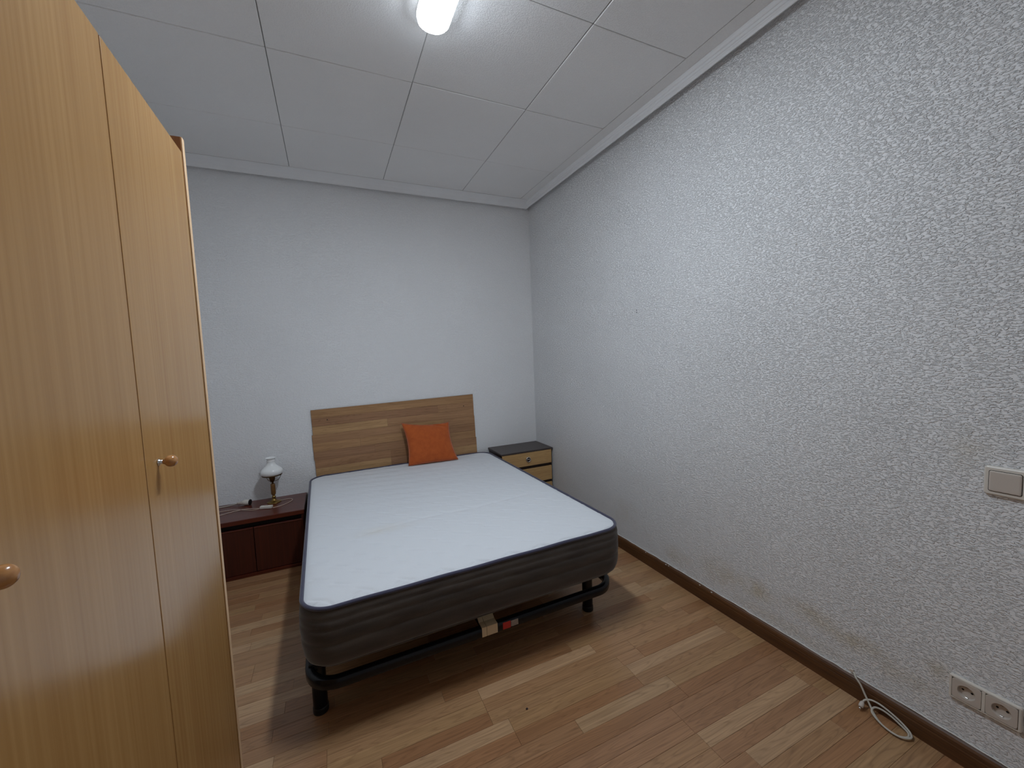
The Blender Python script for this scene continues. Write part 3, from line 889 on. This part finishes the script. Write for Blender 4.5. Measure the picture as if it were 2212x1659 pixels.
# side body: rings of a rounded rectangle
levels = [(.060, .000), (.030, .002), (.014, .008), (.006, .016), (.000, .030), (-.004, .050), (-.006, .072), (-.0062, .088), (-.0040, .094), (-.0062, .100),
          (-.0078, .115), (-.0082, .130), (-.0078, .142), (-.0060, .147), (-.0075, .153), (-.0070, .165), (-.0062, .174), (-.0035, .180), (-.0050, .187), (-.0035, .198), (.001, .209), (.004, ZP)]
v = []; f = []
for li, (ins, z) in enumerate(levels):
    ring = rrect(MHX - ins, MHY - ins, MR - min(ins, .06) * .8, 12, 40)
    n = len(ring)
    for q, (a, b_) in enumerate(ring):
        wv = 1 + .0
        amp = .0009 * math.sin(a * 37 + li * .5) * math.sin(b_ * 33 + li * .9 + a * 9) if 2 < li < 20 else 0
        l_ = math.hypot(a, b_) or 1
        dz_ = .0035 * math.sin(a * 5.5 + b_ * 4.3) * min(1, li / 4) * min(1, (21 - li) / 5)
        v.append((a + a / l_ * amp, b_ + b_ / l_ * amp, z + dz_))
for L in range(len(levels) - 1):
    for i in range(n):
        j = (i + 1) % n
        f.append((L * n + i, L * n + j, (L + 1) * n + j, (L + 1) * n + i))
f.append(tuple(reversed(range(n))))
body = from_py('body', v, f, mat_mside, mt, smooth=True)
# pipings
for nm, ins, z, r_, lift in (('piping', .004, ZP + .0025, .0072, .0), ('piping', .020, .0065, .0062, .0)):
    ring = rrect(MHX - ins, MHY - ins, MR - ins * .5, 14, 40)
    bm = bmesh.new()
    add_tube(bm, [(a, b_, z + .0012 * math.sin(a * 23) * math.sin(b_ * 19)) for a, b_ in ring], r_, 10, closed=True)
    from_bm(nm, bm, mat_piping if z > .1 else mat_mside, mt, smooth=True)
# quilted top panel
NXg, NYg = 250, 320
hx_, hy_, rc_ = MHX - .009, MHY - .009, MR - .012
u = np.linspace(-1, 1, NXg + 1)
t = np.linspace(-1, 1, NYg + 1)
# tighter spacing near the rims
u = np.sign(u) * (1 - (1 - np.abs(u)) ** 1.15)
t = np.sign(t) * (1 - (1 - np.abs(t)) ** 1.15)
Xg, Yg = np.meshgrid(u * hx_, t * hy_, indexing='ij')
ax = np.clip((np.abs(Xg) - (hx_ - rc_)) / rc_, 0, None); ay = np.clip((np.abs(Yg) - (hy_ - rc_)) / rc_, 0, None)
hyp = np.hypot(ax, ay); mxx = np.maximum(ax, ay)
sc_ = np.where((ax > 0) & (ay > 0), mxx / np.maximum(hyp, 1e-9), 1)
Xn = np.where((ax > 0) & (ay > 0), np.sign(Xg) * (hx_ - rc_ + ax * sc_ * rc_), Xg)
Yn = np.where((ax > 0) & (ay > 0), np.sign(Yg) * (hy_ - rc_ + ay * sc_ * rc_), Yg)
axn = np.clip((np.abs(Xn) - (hx_ - rc_)), 0, None); ayn = np.clip((np.abs(Yn) - (hy_ - rc_)), 0, None)
dist = np.where((ax > 0) & (ay > 0), rc_ - np.hypot(axn, ayn), np.minimum(hx_ - np.abs(Xn), hy_ - np.abs(Yn)))
dist = np.clip(dist, 0, None)
Z = ZP + .001 + .0095 * (1 - np.exp(-dist / .018)) + .004 * (1 - np.exp(-dist / .12))
# slow waves across the bed, stronger towards the head
ca, sa_ = math.cos(ROT), math.sin(ROT)
WX_ = -1.163 + Xn * ca - Yn * sa_; WY_ = -.908 + Xn * sa_ + Yn * ca
env = 1 / (1 + np.exp(-(WY_ + 1.15) / .10))
ph = (WY_ + .16 * WX_ * .5) * 2 * math.pi / .105 + .9 * np.sin(WX_ * 5.1) + .5 * np.sin(WX_ * 11 + WY_ * 6)
Z += .0012 * np.sin(ph) * env * (1 - np.exp(-dist / .05)) * (.6 + .4 * np.sin(WX_ * 4 + 1))
# quilting stitches: short dents on a skewed lattice
dirx, diry = math.cos(math.radians(-29)), math.sin(math.radians(-29))
fadeq = 1.0
for i in range(-4, 20):
    for j in range(-28, 18):
        px_ = -1.7715 + .0745 * i; py_ = -1.307 - .0725 * i + .1395 * j
        if not (-1.84 < px_ < -.48 and -1.79 < py_ < -.03): continue
        gx, gy = WX_ - px_, WY_ - py_
        al = gx * dirx + gy * diry; ac = -gx * diry + gy * dirx
        w_ = np.exp(-(al / .034) ** 4) * (np.exp(-(ac / .0055) ** 2) * 1.0 - .35 * np.exp(-((ac + .012) / .010) ** 2))
        strength = .0075 * (.35 + .65 / (1 + math.exp((py_ + 1.05) / .08)))
        Z -= strength * w_
# shallow scallops tucked under the foot piping
for px_ in (-1.77, -1.63, -1.489, -1.343, -1.194, -1.053, -.917, -.788, -.66, -.54):
    gx, gy = WX_ - px_, WY_ + 1.775
    rr_ = np.hypot(gx / .042, gy / .032)
    Z -= .0050 * np.exp(-((rr_ - 1) / .14) ** 2) * (gy > -.01)
# long crease
cre = np.array([(-1.60, -1.262), (-1.554, -1.240), (-1.422, -1.222), (-1.308, -1.204), (-1.193, -1.200), (-1.039, -1.207), (-.806, -1.178), (-.70, -1.165)])
dmin = np.full(Xn.shape, 9.0)
for a, b_ in zip(cre[:-1], cre[1:]):
    dv = b_ - a; L2 = dv @ dv
    tt = np.clip(((WX_ - a[0]) * dv[0] + (WY_ - a[1]) * dv[1]) / L2, 0, 1)
    dd = np.hypot(WX_ - a[0] - tt * dv[0], WY_ - a[1] - tt * dv[1])
    dmin = np.minimum(dmin, dd)
Z -= .0042 * np.exp(-(dmin / .012) ** 2) + .002 * np.exp(-(dmin / .05) ** 2)
V = np.stack([Xn, Yn, Z], -1).reshape(-1, 3)
i_, j_ = np.meshgrid(np.arange(NXg), np.arange(NYg), indexing='ij')
q0 = (i_ * (NYg + 1) + j_).ravel()
F = np.stack([q0, q0 + NYg + 1, q0 + NYg + 2, q0 + 1], -1)
me = bpy.data.meshes.new('quilted_top')
me.vertices.add(len(V)); me.vertices.foreach_set('co', V.ravel())
me.loops.add(F.size); me.loops.foreach_set('vertex_index', F.ravel().astype(np.int32))
me.polygons.add(len(F)); me.polygons.foreach_set('loop_start', np.arange(0, F.size, 4, dtype=np.int32))
me.update(calc_edges=True)
me.polygons.foreach_set('use_smooth', [True] * len(F))
me.materials.append(mat_mtop)
link(bpy.data.objects.new('quilted_top', me), mt)

# ------------------------------------------------------------------ cushion leaning on the headboard
MT_Z = MZ + ZP + .012
A = Vector((-1.188, -.185, MT_Z + .008)); B = Vector((-.806, -.205, MT_Z + .008))
D = Vector((-1.204, -.062, .802)); E_ = Vector((-.826, -.060, .772))
cen = (A + B + D + E_) / 4
cu = thing('cushion', tuple(cen), 'small plain orange square cushion leaning against the headboard', 'cushion')
nn = 44
xax = ((B - A) + (E_ - D)).normalized(); zax = ((D - A) + (E_ - B)).normalized(); nrm = zax.cross(xax).normalized()  # towards the foot of the bed
if nrm.y > 0: nrm = -nrm
v = []; f = []
for side in (1, -1):
    for i in range(nn + 1):
        for j in range(nn + 1):
            a = i / nn; b_ = j / nn
            p = A.lerp(B, a).lerp(D.lerp(E_, a), b_)
            ua, ub = 2 * a - 1, 2 * b_ - 1
            # edges draw in between the corners
            pin = .022
            p = p + xax * (-ua * pin * (1 - ub * ub) * abs(ua) ** 3) + zax * (-ub * (.020 if ub > 0 else .004) * (1 - ua * ua) * abs(ub) ** 3)
            th = .052 * ((1 - ua ** 2) ** .55) * ((1 - ub ** 2) ** .55) if side > 0 else .030 * ((1 - ua ** 2) ** .55) * ((1 - ub ** 2) ** .55)
            wr = 0
            if side > 0:
                # fold running in from the upper edge, right of the middle
                dq = (b_ - (1.0 - .32 * (a - .52)))
                if .50 < a < .95: wr -= .014 * math.exp(-(dq / .020) ** 2) * math.sin(math.pi * (a - .5) / .45)
                wr += .0025 * math.sin(9 * a + 4 * b_) * (1 - ua ** 2) * (1 - ub ** 2)
            v.append(p + nrm * (side * th + wr) - cen)
m_ = (nn + 1)
for s_ in (0, 1):
    for i in range(nn):
        for j in range(nn):
            q = [s_ * m_ * m_ + i * m_ + j, s_ * m_ * m_ + (i + 1) * m_ + j, s_ * m_ * m_ + (i + 1) * m_ + j + 1, s_ * m_ * m_ + i * m_ + j + 1]
            f.append(q)
bm = bmesh.new()
bv = [bm.verts.new(p) for p in v]
for q in f: bm.faces.new([bv[k_] for k_ in q])
bmesh.ops.remove_doubles(bm, verts=bm.verts, dist=1e-5)
bmesh.ops.recalc_face_normals(bm, faces=bm.faces)
from_bm('cover', bm, mat_cushion, cu, smooth=True)
seam = []
for (P0, P1, e) in ((A, B, 'b'), (B, E_, 'r'), (E_, D, 't'), (D, A, 'l')):
    for k_ in range(14):
        a = k_ / 14; ua = 2 * a - 1
        p = P0.lerp(P1, a)
        s_ = (1 - ua * ua)
        if e == 'b': p = p + zax * .004 * s_
        if e == 't': p = p - zax * .020 * s_
        if e == 'r': p = p - xax * .022 * s_
        if e == 'l': p = p + xax * .022 * s_
        seam.append(p - cen)
bm = bmesh.new(); add_tube(bm, seam, .0016, 6, closed=True)
from_bm('seam', bm, mat_cushion, cu, smooth=True)

# ------------------------------------------------------------------ wall switch and sockets on the right wall
SR = (0, -2.796, .895)
sw_ = thing('light_switch', SR, 'square white single light switch on the right wall', 'switch')
def wall_slab(name, yc, zc, hy, hz, r, lv, mat, parent):
    """rounded plate on the x=0 wall; lv = [(inset, distance from wall)]"""
    v = []; f = []
    for ins, d in lv:
        ring = rrect(hy - ins, hz - ins, max(r - ins, .0008), 6)
        n = len(ring)
        v += [(-d, yc + a, zc + b) for a, b in ring]
    for L in range(len(lv) - 1):
        for i in range(n):
            j = (i + 1) % n
            f.append((L * n + i, L * n + j, (L + 1) * n + j, (L + 1) * n + i))
    f.append(tuple(range((len(lv) - 1) * n, len(lv) * n)))
    f.append(tuple(reversed(range(n))))
    bm = bmesh.new(); bv = [bm.verts.new(p) for p in v]
    for q in f: bm.faces.new([bv[i] for i in q])
    bmesh.ops.recalc_face_normals(bm, faces=bm.faces)
    return from_bm(name, bm, mat, parent)
wall_slab('frame_plate', 0, 0, .041, .041, .008, [(0, .0003), (0, .005), (.0015, .0085), (.004, .010), (.0095, .0102)], mat_white_pl, sw_)
wall_slab('gap_shadow', 0, 0, .0312, .0302, .005, [(0, .0100), (0, .0104)], mat_hole, sw_)
wall_slab('rocker', 0, 0, .0300, .0288, .0045, [(0, .0104), (.0003, .0120), (.0015, .0132), (.004, .0138)], mat_white_ins, sw_)

KR = (0, -2.7765, .234)
ks = thing('double_socket', KR, 'white double power socket low on the right wall above the baseboard', 'socket')
wall_slab('frame_plate', 0, 0, .0725, .0375, .006, [(0, .0003), (0, .006), (.0015, .0085), (.0035, .0095), (.0065, .0096), (.0068, .0006)], mat_white_pl, ks)
bm = bmesh.new(); add_box(bm, (-.0096, -.0036, -.0306), (-.0006, .0036, .0306), .0006, 1); from_bm('divider', bm, mat_white_pl, ks)
for yc in (.0345, -.0345):
    # insert with a round well
    bm = bmesh.new()
    hy, hz = .0305, .0300
    nq = 48
    wr_ = .0187
    ang = [2 * math.pi * (i + .5) / nq for i in range(nq)]
    def sq(g_):
        e_ = 12.0
        k_ = 1 / ((abs(math.cos(g_)) / hy) ** e_ + (abs(math.sin(g_)) / hz) ** e_) ** (1 / e_)
        return k_ * math.cos(g_), k_ * math.sin(g_)
    outer_ = [sq(g_) for g_ in ang]
    rings_ = [[(-.0008, a, b) for a, b in outer_], [(-.0098, a, b) for a, b in outer_], [(-.0106, a * .985, b * .985) for a, b in outer_]]
    for rad, dx in ((wr_ + .0012, -.0106), (wr_, -.0100), (wr_ - .0006, -.0008), (.0001, -.0008)):
        rings_.append([(dx, rad * math.cos(g_), rad * math.sin(g_)) for g_ in ang])
    vr = [[bm.verts.new((x_, y_ + yc, z_)) for x_, y_, z_ in r_] for r_ in rings_]
    for a_, b_ in zip(vr[:-1], vr[1:]):
        for i in range(nq):
            bm.faces.new((a_[i], a_[(i + 1) % nq], b_[(i + 1) % nq], b_[i]))
    bmesh.ops.recalc_face_normals(bm, faces=bm.faces)
    ins = from_bm('socket_insert', bm, mat_white_ins, ks)
    for dy in (-.0095, .0095):
        bm2 = bmesh.new()
        add_lathe(bm2, [(0, -.0009), (.0029, -.0009), (.0029, -.0014), (0, -.0014)], yc + dy, 0.002, 14, 'x')
        from_bm('contact_hole', bm2, mat_hole, ins)
    for zz in (.0168, -.0168):
        bm = bmesh.new(); add_box(bm, (-.0070, yc - .0032, zz - .0018), (-.0009, yc + .0032, zz + .0012), .0004, 1)
        from_bm('earth_clip', bm, mat_chrome if zz < 0 else mat_brass_dark, ins)

# ------------------------------------------------------------------ coaxial cable by the baseboard
KC = (-.03, -2.50, 0)
cb = thing('coaxial_cable', KC, 'loose white aerial cable coiled on the floor against the right baseboard', 'cable')
rc = .0031
path = [(-.0045, -2.452, .0905), (-.008, -2.462, .086), (-.019, -2.472, .082), (-.0225, -2.488, .068), (-.026, -2.503, .045), (-.034, -2.522, .022),
        (-.047, -2.540, .009), (-.060, -2.562, .0035), (-.070, -2.588, .0035), (-.067, -2.612, .0035), (-.047, -2.628, .004), (-.028, -2.622, .006),
        (-.022, -2.600, .012), (-.020, -2.575, .020), (-.022, -2.550, .024), (-.030, -2.533, .022), (-.046, -2.532, .014), (-.061, -2.552, .0095),
        (-.074, -2.585, .0085), (-.072, -2.618, .0085), (-.049, -2.636, .009), (-.030, -2.628, .012), (-.0215, -2.602, .022), (-.020, -2.572, .032),
        (-.021, -2.545, .038), (-.024, -2.522, .037), (-.033, -2.507, .030), (-.044, -2.504, .022)]
tube('cable', spline(path, 8), rc, mat_cable, cb, n=10, rel=KC)
# plug at the loose end
pa = Vector((-.044, -2.504, .022)); pb = Vector((-.066, -2.506, .0085))
dr = (pb - pa).normalized()
def along(name, prof, mat):
    bm = bmesh.new(); add_lathe(bm, prof, 0, 0, 20, 'z')
    o = from_bm(name, bm, mat, cb, smooth=True)
    o.location = pa - Vector(KC)
    o.rotation_mode = 'QUATERNION'; o.rotation_quaternion = Vector((0, 0, 1)).rotation_difference(dr)
    return o
along('plug_body', [(0, -.004), (.0045, -.004), (.0068, .002), (.0072, .012), (.0066, .016), (.0050, .017), (0, .017)], mat_white_ins)
along('plug_pin', [(0, .0172), (.0036, .0172), (.0036, .0235), (.0032, .0240), (0, .0240)], mat_chrome)
bm = bmesh.new(); add_box(bm, (-.0085, -.006, -.0045), (0, .006, .0045), .0015, 2)
o = from_bm('cable_clip', bm, mat_white_ins, cb); o.location = (-.0002 - KC[0], -2.452 - KC[1], .0905)

# crumb on the floor
bm = bmesh.new(); bmesh.ops.create_icosphere(bm, subdivisions=2, radius=.0038)
for v_ in bm.verts: v_.co = Vector((v_.co.x * (1 + .4 * random.random()), v_.co.y * (.8 + .4 * random.random()), v_.co.z * .7 + .0026))
o = from_bm('crumb', bm, mat_speck, None); o.location = (-1.107, -1.968, 0)
tag(o, 'tiny dark crumb lying on the laminate floor in front of the bed', 'crumb')
print('boards', n_board, 'tris', sum(len(p.vertices) - 2 for o in scene.objects if o.type == 'MESH' for p in o.data.polygons))
